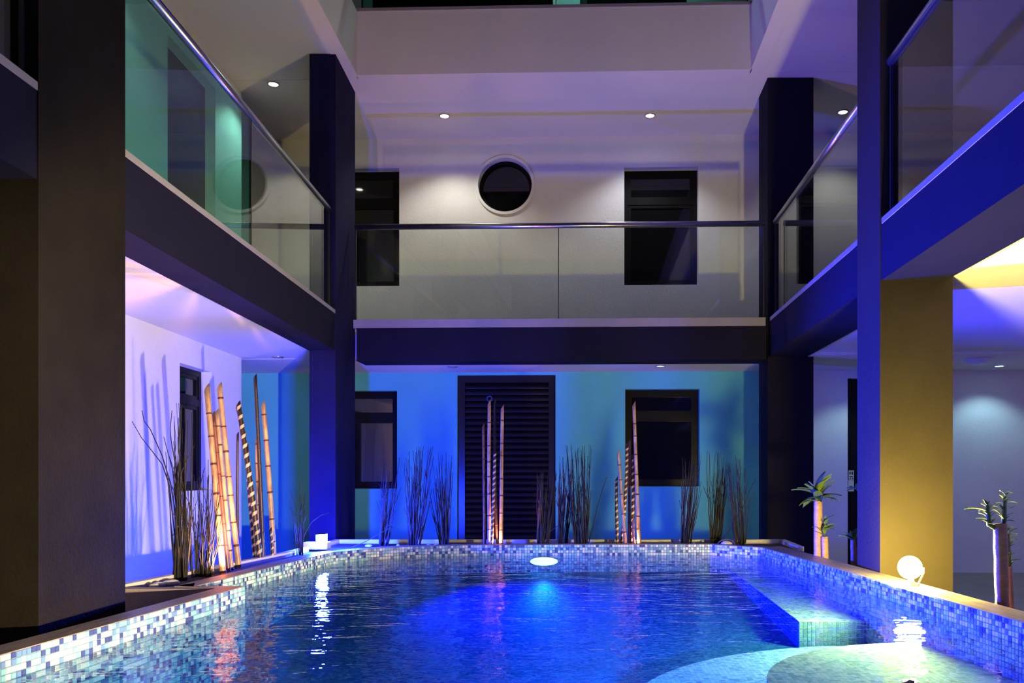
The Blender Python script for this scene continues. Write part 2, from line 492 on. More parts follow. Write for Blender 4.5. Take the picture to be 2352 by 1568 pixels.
# roof slab over the walkways with white fascia (parapet of the top floor)
fb = -0.09
slab('fascia_back', BW, -2.12, 1.84, fb, 0.05, H_SOFFIT, H_PAR, 'soffit')
slab('ceiling_upper', BW, -6.5, 6.9, 0.0, D_WALL + 0.02, H_SOFFIT + 0.004, 4.35, 'soffit')
struct(G().prism([(-2.12, -3.5), (-2.12, BW(-2.12, fb)[1]), (-2.27, BW(-2.12, 0)[1] + .3), (-2.27, -3.5)], Z(H_SOFFIT), Z(H_PAR)).build('fascia_left', 'soffit'))
struct(G().prism([(-2.2, -3.5), (-2.2, 8.60), (-6.6, 8.75), (-6.6, -3.5)], Z(H_SOFFIT + 0.008), Z(4.34)).build('ceiling_upper', 'soffit'))
xf = lambda y: 1.83 - TB * (8.3 - y)
struct(G().prism([(xf(-3.5), -3.5), (xf(8.3), 8.3), (xf(8.3) + .15, 8.5), (xf(-3.5) + .15, -3.5)], Z(H_SOFFIT), Z(H_PAR)).build('fascia_right', 'soffit'))
struct(G().prism([(xf(-3.5) + .1, -3.5), (xf(8.4) + .1, 8.50), (6.8, 8.40), (6.8, -3.5)], Z(H_SOFFIT + 0.008), Z(4.34)).build('ceiling_upper', 'soffit'))
slab('ceiling_top', BW, -6.5, 6.9, 0.2, D_WALL + 0.02, 6.954, 7.2, 'soffit')
# cap on the parapet
slab('trim_1', BW, -2.14, 1.86, fb - 0.012, 0.07, H_PAR, H_PAR + 0.03, 'ledge')

# ------------------------------------------------------------------ pool shell
def offs(poly, d):
    """offset an open polyline to its left by d"""
    out = []
    n = len(poly)
    for i in range(n):
        dirs = []
        if i > 0: dirs.append((Vector(poly[i]) - Vector(poly[i - 1])).normalized())
        if i < n - 1: dirs.append((Vector(poly[i + 1]) - Vector(poly[i])).normalized())
        t = sum(dirs, Vector((0, 0))).normalized()
        nrm = Vector((-t.y, t.x))
        k = d / max(0.5, nrm.dot(Vector((-dirs[0].y, dirs[0].x))))
        out.append((poly[i][0] + nrm.x * k, poly[i][1] + nrm.y * k))
    return out
def strip(name, poly, outer, z0, z1, m):
    g = G()
    for i in range(len(poly) - 1):
        g.prism([poly[i], poly[i + 1], outer[i + 1], outer[i]], z0, z1)
    return struct(g.build(name, m))
near_l = P[0:2]
far_l = P[2:11]
right_l = P[10:12]
near_o = [(-2.11, 1.75), (-1.86, 4.38)]
far_o = offs(far_l, 0.11)
right_o = [(1.80, 6.98), (2.12, 1.75)]
pool = struct(bpy.data.objects.new('pool_basin', None)); COL.objects.link(pool)
pool['label'] = 'raised swimming pool lined with blue and white mosaic tile'
def pstrip(name, poly, outer, z0, z1, m, lift=0):
    g = G()
    for i in range(len(poly) - 1):
        g.prism([poly[i], poly[i + 1], outer[i + 1], outer[i]], z0, z1)
    return g.build(name, m, pool)
ZC = Z(H_RIM) - 0.022
for nm, a, b in (('near', near_l, near_o), ('far', far_l, far_o), ('right', right_l, right_o)):
    pstrip('pool_wall', a, b, Z(H_POOL) - 0.1, ZC, 'grout')
    pstrip('coping', a, b, ZC, Z(H_RIM), 'coping')
# the wedge where the near wall steps in, with its coping
G().prism([P[1], P[2], (-2.07, 4.60), (-2.3, 4.47), (-1.86, 4.38)], Z(H_POOL) - 0.1, ZC).build('pool_wall', 'grout', pool)
G().prism([P[1], P[2], (-2.07, 4.60), (-2.12, 4.47), (-1.86, 4.38)], ZC, Z(H_RIM)).build('coping', 'coping', pool)
# near end wall
G().box(XY, -2.2, 2.2, 1.55, 1.75, Z(H_POOL) - 0.1, ZC).build('pool_wall', 'grout', pool)
G().box(XY, -2.2, 2.2, 1.55, 1.75, ZC, Z(H_RIM)).build('coping', 'coping', pool)
def h_floor(y): return -1.02 - (4.86 - y) * 0.08                     # the floor rises towards the far wall
v = [(x, y, Z(h_floor(y)) - dz) for dz in (0.12, 0) for (x, y) in ((-2.1, 1.6), (2.1, 1.6), (1.9, 7.3), (-2.1, 7.3))]
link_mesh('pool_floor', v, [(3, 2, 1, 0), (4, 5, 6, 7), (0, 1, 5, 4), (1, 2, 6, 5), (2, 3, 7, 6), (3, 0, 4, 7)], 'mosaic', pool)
# underwater bench and round entry steps
H_BENCH, H_STEP = -0.86, -0.985
bq = [(1.36, 4.86, H_BENCH), (1.745, 4.86, H_BENCH), (1.64, 6.75, H_BENCH + .07), (1.36, 6.95, H_BENCH + .075)]
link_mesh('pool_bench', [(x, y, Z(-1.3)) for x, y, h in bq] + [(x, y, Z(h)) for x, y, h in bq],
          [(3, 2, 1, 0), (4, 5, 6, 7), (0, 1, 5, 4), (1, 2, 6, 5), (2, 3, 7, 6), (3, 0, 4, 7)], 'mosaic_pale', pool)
def disc(c, r, h0, h1, name):
    pts = [(min(c[0] + r * math.cos(a), 1.9), c[1] + r * math.sin(a)) for a in [math.pi * 0.5 * 0.8 + i / 40 * math.pi * 1.25 for i in range(41)]]
    pts = [p for p in pts]
    pts.append((1.88, c[1] - r * 0.6)); pts.append((1.80, c[1] + r * 0.95))
    return G().prism(pts, Z(h0), Z(h1)).build(name, 'mosaic_pale', pool)
disc((1.75, 3.25), 1.53, H_POOL, H_STEP, 'pool_step')
disc((1.75, 3.25), 0.94, H_STEP, H_BENCH + 0.01, 'pool_step')

# mosaic tiles: real pieces on every pool wall; the 300 that show largest are objects, the rest one mesh
tiles = []
ROWS = int((H_RIM - H_POOL) / TILE)
def tile_run(p0, p1, top, rows, inward):
    p0, p1 = Vector(p0), Vector(p1)
    L = (p1 - p0).length
    n = max(1, int(L / TILE)); w = L / n
    t = (p1 - p0).normalized(); nr = Vector((-t.y, t.x)) * inward
    for i in range(n):
        for k in range(rows):
            c = p0 + t * (i + .5) * w
            tiles.append((Vector((c.x, c.y, top - (k + .5) * TILE)), t, nr, w * 0.88, TILE * 0.88))
for i in range(len(P) - 1):
    if i == 1:
        continue
    tile_run(P[i], P[i + 1], Z(H_RIM) - 0.002, ROWS, -1)
nf0 = len(tiles); tile_run((1.36, 4.86), (1.745, 4.86), Z(H_BENCH) - 0.001, 10, -1)
nr0 = len(tiles) - 0; n0 = len(tiles); tile_run((1.36, 6.95), (1.36, 4.86), Z(H_BENCH) - 0.001, 10, -1)
for i in range(n0, len(tiles)):
    tiles[i][0].z += (tiles[i][0].y - 4.86) * 0.0359
def px_of(v):
    return PX + v.x / v.y * F, PY - (v.z - H) / v.y * F
def tile_key(t):
    c, tv, nr, w, h = t
    x, y = px_of(c)
    if not (8 < x < 2344 and 8 < y < 1560) or c.z < Z(H_WATER): return 0
    e = Vector((tv.x, tv.y, 0)) * w / 2
    return abs(px_of(c + e)[0] - px_of(c - e)[0]) * h / c.y * F
order = sorted(range(len(tiles)), key=lambda i: -tile_key(tiles[i]))
single = set(order[:300])
T_OUT = 0.0035
tv_, tf_, tcol = [], [], []
def tile_verts(w, h):
    a, b = w / 2, h / 2; c, e = a - 0.0015, b - 0.0015
    return [(-a, 0, -b), (a, 0, -b), (a, 0, b), (-a, 0, b), (-c, T_OUT, -e), (c, T_OUT, -e), (c, T_OUT, e), (-c, T_OUT, e)]
TF = [(4, 5, 6, 7), (0, 1, 5, 4), (1, 2, 6, 5), (2, 3, 7, 6), (3, 0, 4, 7)]
me1 = bpy.data.meshes.new('tile')
me1.from_pydata(tile_verts(TILE * 0.88, TILE * 0.88), [], TF); me1.materials.append(M['tile1'])
for i, (c, t, nr, w, h) in enumerate(tiles):
    if i in single:
        o = bpy.data.objects.new('tile', me1); COL.objects.link(o); o.parent = pool
        o.matrix_local = Matrix(((t.x, nr.x, 0, c.x), (t.y, nr.y, 0, c.y), (0, 0, 1, c.z), (0, 0, 0, 1)))
        continue
    b = len(tv_)
    for lx, ly, lz in tile_verts(w, h):
        tv_.append((c.x + t.x * lx + nr.x * ly, c.y + t.y * lx + nr.y * ly, c.z + lz))
    colr = pick_tile(random.random(), FLOOR_PAL if i >= n0 else RISER_PAL if i >= nf0 else PALETTE)
    for f in TF:
        tf_.append(tuple(b + q for q in f)); tcol += [(*colr, 1.0)] * 4
rest = link_mesh('mosaic_tiling', tv_, tf_, 'tile', pool)
at_ = rest.data.color_attributes.new('tile_colour', 'FLOAT_COLOR', 'CORNER')
at_.data.foreach_set('color', [x for c in tcol for x in c])
rest['kind'] = 'stuff'

# water
wp = [(p[0] * 1.007, 4.5 + (p[1] - 4.5) * 1.005) for p in P]
g = G(); g.prism(wp, H_POOL - H_WATER - 0.03, 0.0)
wobj = g.build('pool_water', 'water')
wobj.location = (0, 0, Z(H_WATER))
tag(wobj, 'blue rippled water filling the mosaic pool', 'water', kind='stuff')

# ------------------------------------------------------------------ planter around the pool
soil = G().prism([(-2.42, 4.45), (-2.15, 6.26), (-2.10, 7.58), (1.97, 7.58), (1.93, 6.75)] + list(reversed(far_o)) + [(-2.1, 4.45)], Z(H_RIM) - 0.3, Z(H_RIM) - 0.028)
struct(soil.build('planter_soil', 'soil'), 'dark soil of the planter behind the pool')
def rimstrip(pts, w, m='rim', name='planter_rim'):
    g = G(); o = offs(pts, w)
    for i in range(len(pts) - 1):
        g.prism([pts[i], pts[i + 1], o[i + 1], o[i]], 0, Z(H_RIM) + 0.008)
    return struct(g.build(name, m))
rimstrip([(-2.40, 4.38), (-2.135, 6.26), (-2.08, 7.55)], 0.05)
rimstrip([(-2.13, 7.55), (1.98, 7.55)], 0.05)
rimstrip([(1.95, 7.60), (1.90, 6.82)], 0.05)
struct(G().prism([(-2.45, 4.38), (-1.86, 4.38), (-1.88, 4.45), (-2.45, 4.45)], 0, Z(H_RIM) - 0.004).build('planter_wall', 'planter'))
# soil strip on the right, behind the coping
struct(G().prism([(1.81, 6.9), (2.125, 1.75), (2.33, 1.75), (2.25, 5.08), (1.93, 5.10), (1.93, 5.6), (2.1, 5.6), (2.0, 6.9)], 0, Z(H_RIM) - 0.09).build('planter_soil', 'soil'))

# ------------------------------------------------------------------ windows and doors
def window(name, fr, r, d, split=0.27, label=None, sill=True):
    a0, a1, h0, h1 = r
    t = struct(bpy.data.objects.new(name, None)); COL.objects.link(t)
    if label: t['label'] = label
    w = 0.05
    g = G()
    g.box(fr, a0, a0 + w, d, d + .05, Z(h0), Z(h1)); g.box(fr, a1 - w, a1, d, d + .05, Z(h0), Z(h1))
    g.box(fr, a0 + w, a1 - w, d, d + .05, Z(h0), Z(h0 + w)); g.box(fr, a0 + w, a1 - w, d, d + .05, Z(h1 - w), Z(h1))
    hm = h1 - (h1 - h0) * split
    g.box(fr, a0 + w, a1 - w, d, d + .05, Z(hm - .03), Z(hm + .03))
    g.build('window_frame', 'frame', t)
    for (z0, z1) in ((h0 + w, hm - .03), (hm + .03, h1 - w)):
        s = G(); q = .035; b0, b1 = a0 + w, a1 - w
        s.box(fr, b0, b0 + q, d + .008, d + .045, Z(z0), Z(z1)); s.box(fr, b1 - q, b1, d + .008, d + .045, Z(z0), Z(z1))
        s.box(fr, b0 + q, b1 - q, d + .008, d + .045, Z(z0), Z(z0 + q)); s.box(fr, b0 + q, b1 - q, d + .008, d + .045, Z(z1 - q), Z(z1))
        so = s.build('sash', 'frame', t)
        G().box(fr, b0 + q, b1 - q, d + .025, d + .032, Z(z0 + q), Z(z1 - q)).build('pane', 'pane', so)
    return t
DW = D_WALL + 0.12
LWF = lambda t, d: (XLW - 0.02 * (t - 7) - d, t)
window('window_1', BW, win_ll, DW)
window('window_2', BW, win_lr, DW)
window('window_3', BW, win_ul, DW)
window('window_4', BW, win_ur, DW)
window('window_5', LWF, lw_win, 0.10)
window('window_6', BW, (bw_s(850, 1.5), bw_s(1270, 1.5), 5.05, 6.6), DW)
window('window_7', BW, (bw_s(1332, 1.5), bw_s(1580, 1.5), 5.05, 6.6), DW)
# round window
t = struct(bpy.data.objects.new('window_8', None)); COL.objects.link(t)
cx_, cy_ = BW(cs, DW)
rotm = Matrix.Translation((cx_, cy_, Z(chh))) @ Matrix.Rotation(-math.atan(TB), 4, 'Z') @ Matrix.Rotation(math.pi / 2, 4, 'X')
g = G(); n = 48
for (r0, r1, y0, y1) in ((cr * 0.88, cr * 1.02, -.05, .02),):
    for q in range(n):
        a0, a1 = 2 * math.pi * q / n, 2 * math.pi * (q + 1) / n
        b = len(g.v)
        for a in (a0, a1):
            for (r, z) in ((r0, y0), (r1, y0), (r1, y1), (r0, y1)):
                g.v.append(tuple(rotm @ Vector((r * math.cos(a), r * math.sin(a), z))))
        for k in range(4):
            j = (k + 1) % 4
            g.f.append((b + k, b + j, b + 4 + j, b + 4 + k))
g.build('window_frame', 'frame', t)
G().lathe([(cr * 0.9, -.03), (cr * 0.9, -.02)], 48, rotm).build('pane', 'pane', t)
# raised plaster ring round it
t2 = G(); 
rot2 = Matrix.Translation((*BW(cs, D_WALL), Z(chh))) @ Matrix.Rotation(-math.atan(TB), 4, 'Z') @ Matrix.Rotation(math.pi / 2, 4, 'X')
for q in range(n):
    a0, a1 = 2 * math.pi * q / n, 2 * math.pi * (q + 1) / n
    b = len(t2.v)
    for a in (a0, a1):
        for (r, z) in ((cr * .995, -.1), (cr * 1.10, -.1), (cr * 1.10, .02), (cr * .995, .02)):
            t2.v.append(tuple(rot2 @ Vector((r * math.cos(a), r * math.sin(a), z))))
    for k in range(4):
        j = (k + 1) % 4
        t2.f.append((b + k, b + j, b + 4 + j, b + 4 + k))
t2.build('window_surround', 'white', t)

# louvred door
d1 = struct(bpy.data.objects.new('door_1', None)); COL.objects.link(d1)
d1['label'] = 'dark timber louvred double door in the blue-lit back wall'
a0, a1, h0, h1 = door_r
dd = D_WALL + 0.05
st = 0.085
for (p, q) in ((a0, a0 + st), (a1 - st, a1)):
    G().box(BW, p, q, dd, dd + .05, Z(h0), Z(h1)).build('door_stile', 'doorwood', d1)
G().box(BW, a0 + st, a1 - st, dd, dd + .05, Z(h1 - st), Z(h1)).build('door_rail', 'doorwood', d1)
G().box(BW, a0 + st, a1 - st, dd, dd + .05, Z(h0), Z(h0 + st)).build('door_rail', 'doorwood', d1)
G().box(BW, a0, a1, dd + .075, dd + .09, Z(h0), Z(h1)).build('door_backing', 'frame', d1)
pitch = 0.0722
hh = h1 - st - pitch / 2
while hh > h0 + st + pitch / 2:
    # tilted slat with a rounded nose
    prof = [(0.004, -pitch * .50), (-0.004, -pitch * .47), (-0.006, -pitch * .40), (0.034, pitch * .50), (0.042, pitch * .46)]
    v, f = [], []
    for s_ in (a0 + st, a1 - st):
        for (pd, pz) in prof:
            x, y = BW(s_, dd + pd + .012); v.append((x, y, Z(hh + pz)))
    k = len(prof)
    for i in range(k):
        j = (i + 1) % k
        f.append((i, j, k + j, k + i))
    f.append(tuple(range(k))); f.append(tuple(range(2 * k - 1, k - 1, -1)))
    link_mesh('slat', v, f, 'doorwood', d1)
    hh -= pitch
rs, rh = bw_s(1124, dd - .03), bw_h(1124, 915, dd - .03)
rp = Vector((*BW(rs, dd - .016), Z(rh)))
g = G(); R1, r1 = 0.030, 0.009
g.tube([rp + Vector((R1 * math.cos(a), 0, R1 * math.sin(a))) for a in [2 * math.pi * i / 24 for i in range(25)]], r1, 8)
g.build('door_ring', 'ringblue', d1, True)

# plain dark door on the right with its notices
d2 = struct(bpy.data.objects.new('door_2', None)); COL.objects.link(d2)
a0, a1, h0, h1 = door_rr
G().box(BW, a0, a1, DW - .02, DW + .03, Z(h0), Z(h1)).build('door_leaf', 'frame', d2)
G().box(BW, a0, a0 + .06, DW - .05, DW - .02, Z(h0), Z(h1)).build('door_jamb', 'frame', d2)
d3 = struct(bpy.data.objects.new('door_3', None)); COL.objects.link(d3)
a0, a1, h0, h1 = lw_door
G().box(LWF, a0, a1, 0.10, 0.15, Z(h0), Z(h1)).build('door_leaf', 'frame', d3)
G().box(LWF, a0 + .06, a0 + .10, 0.06, 0.10, Z(h0 + .9), Z(h0 + 1.05)).build('door_handle', 'steel', d3)
# notices hang on a hook plate beside that door
def px_box(g, x0, y0, x1, y1, d, th):
    s0, s1 = bw_s(x0, d), bw_s(x1, d)
    g.box(BW, s0, s1, d - th, d, Z(bw_h(x0, y1, d)), Z(bw_h(x0, y0, d)))
    return g
sd = DW - .052
sg = thing('notice_plate', 'small white notice plate hanging on the dark door frame', 'sign', (*BW(bw_s(1955, sd), sd), Z(bw_h(1955, 1115, sd))))
px_box(G(), 1948, 1102, 1961, 1128, sd, .006).build('plate', 'plate', sg)
g = G(); m_ = Matrix.Translation((*BW(bw_s(1954.5, sd - .008), sd - .008), Z(bw_h(1954, 1118, sd)))) @ Matrix.Rotation(math.pi / 2, 4, 'X')
g.lathe([(0.013, 0), (0.013, 0.003)], 16, m_); g.build('printed_mark', 'ink', sg)
sg2 = thing('notice_plate', 'smaller white pictogram plate with dark figures above the notice', 'sign', (*BW(bw_s(1955, sd), sd), Z(bw_h(1955, 1090, sd))))
px_box(G(), 1949, 1080, 1961, 1101, sd, .006).build('plate', 'plate', sg2)
for (x0, y0, x1, y1) in ((1951, 1083, 1954, 1089), (1956, 1083, 1959.5, 1090), (1951, 1093, 1959, 1095.5), (1952, 1097, 1954, 1100), (1957, 1097, 1960, 1099.5)):
    px_box(G(), x0, y0, x1, y1, sd - .0065, .002).build('printed_mark', 'ink', sg2)

# ------------------------------------------------------------------ balustrades
def rail_tube(g, a, b, r=0.029): return g.tube([a, b], r, 14)
def balustrade(label, fr, a0, a1, splits, h_base, strip_h, d=0.05, ledge_d=(-0.004, 0.11), glasses=('glass',), rail_ext=(0.0, 0.0), rail_h=0.96, ends=True, rail_d=None):
    base = fr((a0 + a1) / 2, d)
    t = thing('glass_balustrade', label, 'balustrade', (base[0], base[1], Z(h_base) - strip_h))
    G().box(fr, a0, a1, ledge_d[0], ledge_d[1], Z(h_base) - strip_h, Z(h_base)).build('base_ledge', 'ledge', t)
    cuts = [a0] + list(splits) + [a1]
    for i in range(len(cuts) - 1):
        G().box(fr, cuts[i] + .006, cuts[i + 1] - .006, d, d + .012, Z(h_base) - 0.01, Z(h_base + rail_h)).build('glass_panel', glasses[min(i, len(glasses) - 1)], t)
    rd = d + .006 if rail_d is None else rail_d
    p0, p1 = fr(a0 + rail_ext[0], rd), fr(a1 + rail_ext[1], rd)
    g = G(); rail_tube(g, (*p0, Z(h_base + rail_h)), (*p1, Z(h_base + rail_h))); g.build('handrail', 'steel', t, True)
    for s in splits:
        G().box(fr, s - .0045, s + .0045, d - .002, d + .014, Z(h_base), Z(h_base + rail_h)).build('joint_strip', 'steel' if fr is BW else 'black', t)
    if ends:
        for s in (a0 + .008, a1 - .008):
            G().box(fr, s - .006, s + .006, d - .004, d + .016, Z(h_base), Z(h_base + rail_h)).build('end_channel', 'black', t)
    return t
balustrade('glass balustrade with two clear panes along the back balcony', BW, bw_s(815, .05), bw_s(1756, .05), [bw_s(1283, .05)], H_LEDGE, 0.085)
balustrade('glass balustrade with a teal pane on the balcony above the lavender wall', LW, 4.01, 7.93, [5.85], H_LEDGE, 0.034, glasses=('glass_teal', 'glass_side'))
balustrade('short end of glass balustrade in front of the big dark blade column', LW, -1.0, 3.33, [1.2], H_LEDGE, 0.034)
balustrade('glass balustrade between the two square columns above the blue-lit beam', RW, 5.55, 8.30, [], H_LEDGE, 0.036, glasses=('glass_side',))
balustrade('glass balustrade with bright blue rail in front of the yellow-lit pillar', RW, -1.0, 5.09, [2.0], H_LEDGE, 0.036)
balustrade('teal glass balustrade on top of the white upper parapet', BW, -2.10, 1.82, [bw_s(1277, 0)], H_PAR + 0.045, 0.014, d=0.0, ledge_d=(-.05, .06), glasses=('glass_teal',), rail_h=0.9)

# ------------------------------------------------------------------ lamps
def spot(name, loc, direction, col, power, angle, blend, parent, radius=0.03):
    l = bpy.data.lights.new(name, 'SPOT'); l.color = col; l.energy = power
    l.spot_size = math.radians(angle); l.spot_blend = blend; l.shadow_soft_size = radius
    o = bpy.data.objects.new(name, l); COL.objects.link(o)
    q = Vector(direction).to_track_quat('-Z', 'Y')
    o.rotation_euler = q.to_euler()
    o.parent = parent
    o.location = Vector(loc) - (parent.location if parent else Vector((0, 0, 0)))
    return o
def downlight(px, py, h, label, on, col=(1, 0.97, 0.92), power=DOWN_W, lens=30.0, group='ceiling downlights', p=None):
    p = on_h(px, py, h) if p is None else Vector(p)
    t = thing('ceiling_downlight', label, 'light', (p.x, p.y, Z(h)), group)
    m_ = Matrix.Translation((p.x, p.y, Z(h)))
    g = G(); nn = 24
    prof = [(0.062, 0.006), (0.060, -0.006), (0.048, -0.007), (0.046, 0.006)]
    b = 0
    for (r, z) in prof:
        for q in range(nn):
            a = 2 * math.pi * q / nn
            g.v.append((p.x + r * math.cos(a), p.y + r * math.sin(a), Z(h) + z))
    for i in range(len(prof)):
        j = (i + 1) % len(prof)
        for q in range(nn):
            r_ = (q + 1) % nn
            g.f.append((i * nn + q, i * nn + r_, j * nn + r_, j * nn + q))
    g.build('trim_ring', 'steel', t, True)
    G().lathe([(0.046, -0.0035), (0.046, 0.004)], 24, m_).build('lens', emit('downlight_lens', col, lens) if on else 'dome', t)
    if on:
        spot('downlight_beam', (p.x, p.y, Z(h) - 0.02), (0, 0, -1), col, power, 118, 0.55, t, 0.03)
    return t
downlight(1021, 266, H_SOFFIT, 'lit downlight in the upper walkway ceiling above the round window', True, (1, 0.98, 0.86), DOWN_W)
downlight(1493, 265, H_SOFFIT, 'lit downlight in the upper walkway ceiling above the square window', True, (0.86, 0.88, 1.0), DOWN_W)
downlight(628, 193, H_SOFFIT, 'lit downlight in the upper ceiling by the tall dark blade column', True, (1, 0.97, 0.8), DOWN_W)
downlight(1936, 257, H_SOFFIT, 'lit downlight in the upper ceiling beside the square dark column', True, (1, 0.95, 0.85), DOWN_W * .5)
downlight(638, 820, H_CEIL, 'unlit downlight in the blue-lit ceiling of the corner', False)
downlight(1040, 842, H_CEIL, 'unlit downlight in the lower ceiling in front of the louvred door', False)
downlight(1517, 840, H_CEIL, 'dimly lit downlight in the lower ceiling above the dark window', True, (0.6, 0.9, 1.0), 6.0, 2.0)
downlight(2295, 840, H_CEIL, 'lit downlight in the lower ceiling near the opal dome light', True, (0.45, 0.85, 1.0), DOWN_W * .4, 14.0)
downlight(1990, 838, H_CEIL, 'lit downlight in the lower ceiling above the door with notices', True, (0.55, 1.0, 0.92), DOWN_W * .3, 14.0)
downlight(0, 0, H_SOFFIT, 'added unseen downlight in the upper ceiling above the teal balcony pane', True, (1, 0.97, 0.85), DOWN_W * .3, p=(-2.95, 6.0, 0))  # added out of view to brighten the upper left wall
downlight(0, 0, 6.95, 'added unseen downlight in the ceiling of the top floor walkway', True, (0.8, 1, 0.95), DOWN_W * 1.5, p=(0.3, 9.0, 0))  # added out of view so the top floor wall gets light
# opal dome ceiling light
p = on_h(2247, 818, H_CEIL)
t = thing('dome_light', 'unlit opal dome light on the lower ceiling', 'light', (p.x, p.y, Z(H_CEIL)))
m_ = Matrix.Translation((p.x, p.y, Z(H_CEIL) + .002))
G().lathe([(0.15, 0), (0.15, -0.02), (0.14, -0.025)], 32, m_).build('base_ring', 'steel', t, True)
G().lathe([(0.135, -0.024), (0.125, -0.05), (0.095, -0.075), (0.05, -0.09), (0.01, -0.094)], 32, m_).build('dome', 'dome', t, True)

def floodlight(label, foot, head, aim, size, lens_mat, group=None):
    """bracket floodlight: foot plate, U-bracket, housing, lens"""
    t = thing('floodlight', label, 'lamp', foot, group)
    foot = Vector(foot); head = Vector(head); aim = Vector(aim).normalized()
    side = aim.cross(Vector((0, 0, 1))).normalized(); up = side.cross(aim)
    def L(a, b, c): return head + side * a + up * b + aim * c
    def bx(g, a0, a1, b0, b1, c0, c1, taper=1.0):
        b = len(g.v)
        for (c, k) in ((c0, taper), (c1, 1.0)):
            for (x, y) in ((a0, b0), (a1, b0), (a1, b1), (a0, b1)):
                g.v.append(tuple(L(x * k, y * k, c)))
        g.f += [(b, b + 3, b + 2, b + 1), (b + 4, b + 5, b + 6, b + 7)] + [(b + i, b + (i + 1) % 4, b + 4 + (i + 1) % 4, b + 4 + i) for i in range(4)]
    s = size
    g = G(); bx(g, -s, s, -s * .8, s * .8, -s * .7, -s * .05, 0.7); g.build('housing', 'black', t)
    g = G()
    for (a0, a1, b0, b1) in ((-s, s, s * .7, s * .86), (-s, s, -s * .86, -s * .7), (-s * 1.06, -s * .9, -s * .86, s * .86), (s * .9, s * 1.06, -s * .86, s * .86)):
        bx(g, a0, a1, b0, b1, -s * .1, s * .06)
    g.build('bezel', 'black', t)
    g = G(); bx(g, -s * .9, s * .9, -s * .7, s * .7, -s * .04, s * .01); g.build('lens', lens_mat, t)
    g = G(); r = s * .07
    a, b = L(-s * 1.15, 0, -s * .3), L(s * 1.15, 0, -s * .3)
    lo = Vector((0, 0, foot.z + .008 - head.z))
    g.tube([a, Vector((a.x, a.y, foot.z + .012)), Vector((b.x, b.y, foot.z + .012)), b], r, 6)
    g.build('bracket', 'black', t)
    G().box(lambda x, y: (foot.x + x, foot.y + y), -s * .7, s * .7, -s * .6, s * .6, foot.z, foot.z + .012).build('foot_plate', 'steel', t)
    return t
# yellow lamp: round glowing globe-lens on a small bracket, on the right coping
yp = at(2090, 1303, 4.46)
foot = Vector((yp.x + .02, yp.y + .01, Z(H_RIM)))
t = thing('globe_lamp', 'glowing yellow globe lamp on the pool coping in front of the pillar', 'lamp', foot)
rg = 0.062
I2L = YELLOW_I / (math.pi * rg * rg)
g = G(); g.lathe([(max(.001, rg * math.sin(a)), -rg * math.cos(a)) for a in [math.pi * i / 16 for i in range(17)]], 28, Matrix.Translation(yp)); g.build('globe', emit('yellow_lamp_glow', YELLOW, I2L), t, True)
g = G(); g.tube([foot, Vector((foot.x, foot.y, foot.z + 0.014))], 0.035, 20); g.build('foot_plate', 'steel', t)
g = G(); g.tube([Vector((foot.x, foot.y, foot.z + .01)), Vector((yp.x, yp.y, yp.z - rg * .9))], 0.014, 12); g.build('stem', 'steel', t, True)
g = G(); q = Vector((yp.x + rg + .012, yp.y, yp.z)); g.tube([Vector((foot.x + .03, foot.y, foot.z + .012)), Vector((q.x, q.y, q.z - .03)), q], 0.006, 8); g.build('bracket', 'steel', t, True)

# blue floodlight on a white block at the far left corner of the pool
bp_ = at(740, 1236, 6.80)
bfoot = on_h(735, 1262, H_RIM + .02); bfoot = Vector((bp_.x, bp_.y + .02, Z(H_RIM) + 0.045))
blk = G().box(lambda x, y: (bfoot.x - .05 + x, bfoot.y + y), -.10, .10, -.055, .055, Z(H_RIM) - .01, Z(H_RIM) + 0.045).build('concrete_block', 'rim')
tag(blk, 'white block under the blue floodlight on the pool edge', 'block')
baim = Vector((0.84, -0.48, 0.12)).normalized()
bl = thing('floodlight', 'blue floodlight glowing white on the far pool corner', 'lamp', bfoot)
bfr = lambda x, y: (bp_.x + x, bp_.y + y)
wx, wy, wz = 0.028, 0.045, 0.034
area_avg = (4 * wx * wz + 4 * wy * wz + 4 * wx * wy) * 2 / 4.0        # mean projected area of the box
G().box(bfr, -wx, wx, -wy, wy, bp_.z - wz, bp_.z + wz).build('lens', emit('blue_flood_lens', (0.012, 0.035, 1.0), BLUE_SPILL / area_avg), bl)
G().box(bfr, -.046, .032, -.050, .047, bp_.z + wz, bp_.z + wz + .006).build('added_spill_hood', 'black', bl)  # top plate added to cut the lamp's upward spill
G().box(bfr, -.046, -.038, -.030, .030, bp_.z - wz, bp_.z + wz).build('housing', 'black', bl)  # side plate added to keep blue spill off the left wall
g = G(); g.tube([Vector((*bfr(0, -wy - .008), bp_.z + .01)), Vector((*bfr(0, -wy - .008), bfoot.z + .008)), Vector((*bfr(0, wy + .008), bfoot.z + .008)), Vector((*bfr(0, wy + .008), bp_.z + .01))], .004, 8)
g.build('bracket', 'black', bl)
G().box(bfr, -.03, .03, -.03, .03, bfoot.z - .002, bfoot.z + .010).build('foot_plate', 'steel', bl)
spot('blue_flood_beam', bp_ + baim * 0.075, baim, BLUE, BLUE_W, 84, 1.0, bl, 0.03)
# warm floodlight on the near coping (its light and the bamboo shadows show in the picture)
nf = Vector((0.65, 1.64, Z(H_RIM)))
nh = Vector((0.65, 1.64, Z(-0.47)))
naim = Vector((-0.72, 0.69, 0.13)).normalized()
nl = floodlight('warm white floodlight on the near pool coping', nf, nh, naim, 0.062, emit('warm_flood_lens', NEAR_COL, 60.0))
spot('warm_flood_beam', nh + naim * .02, naim, NEAR_COL, NEAR_W, 54, 0.55, nl, 0.02)

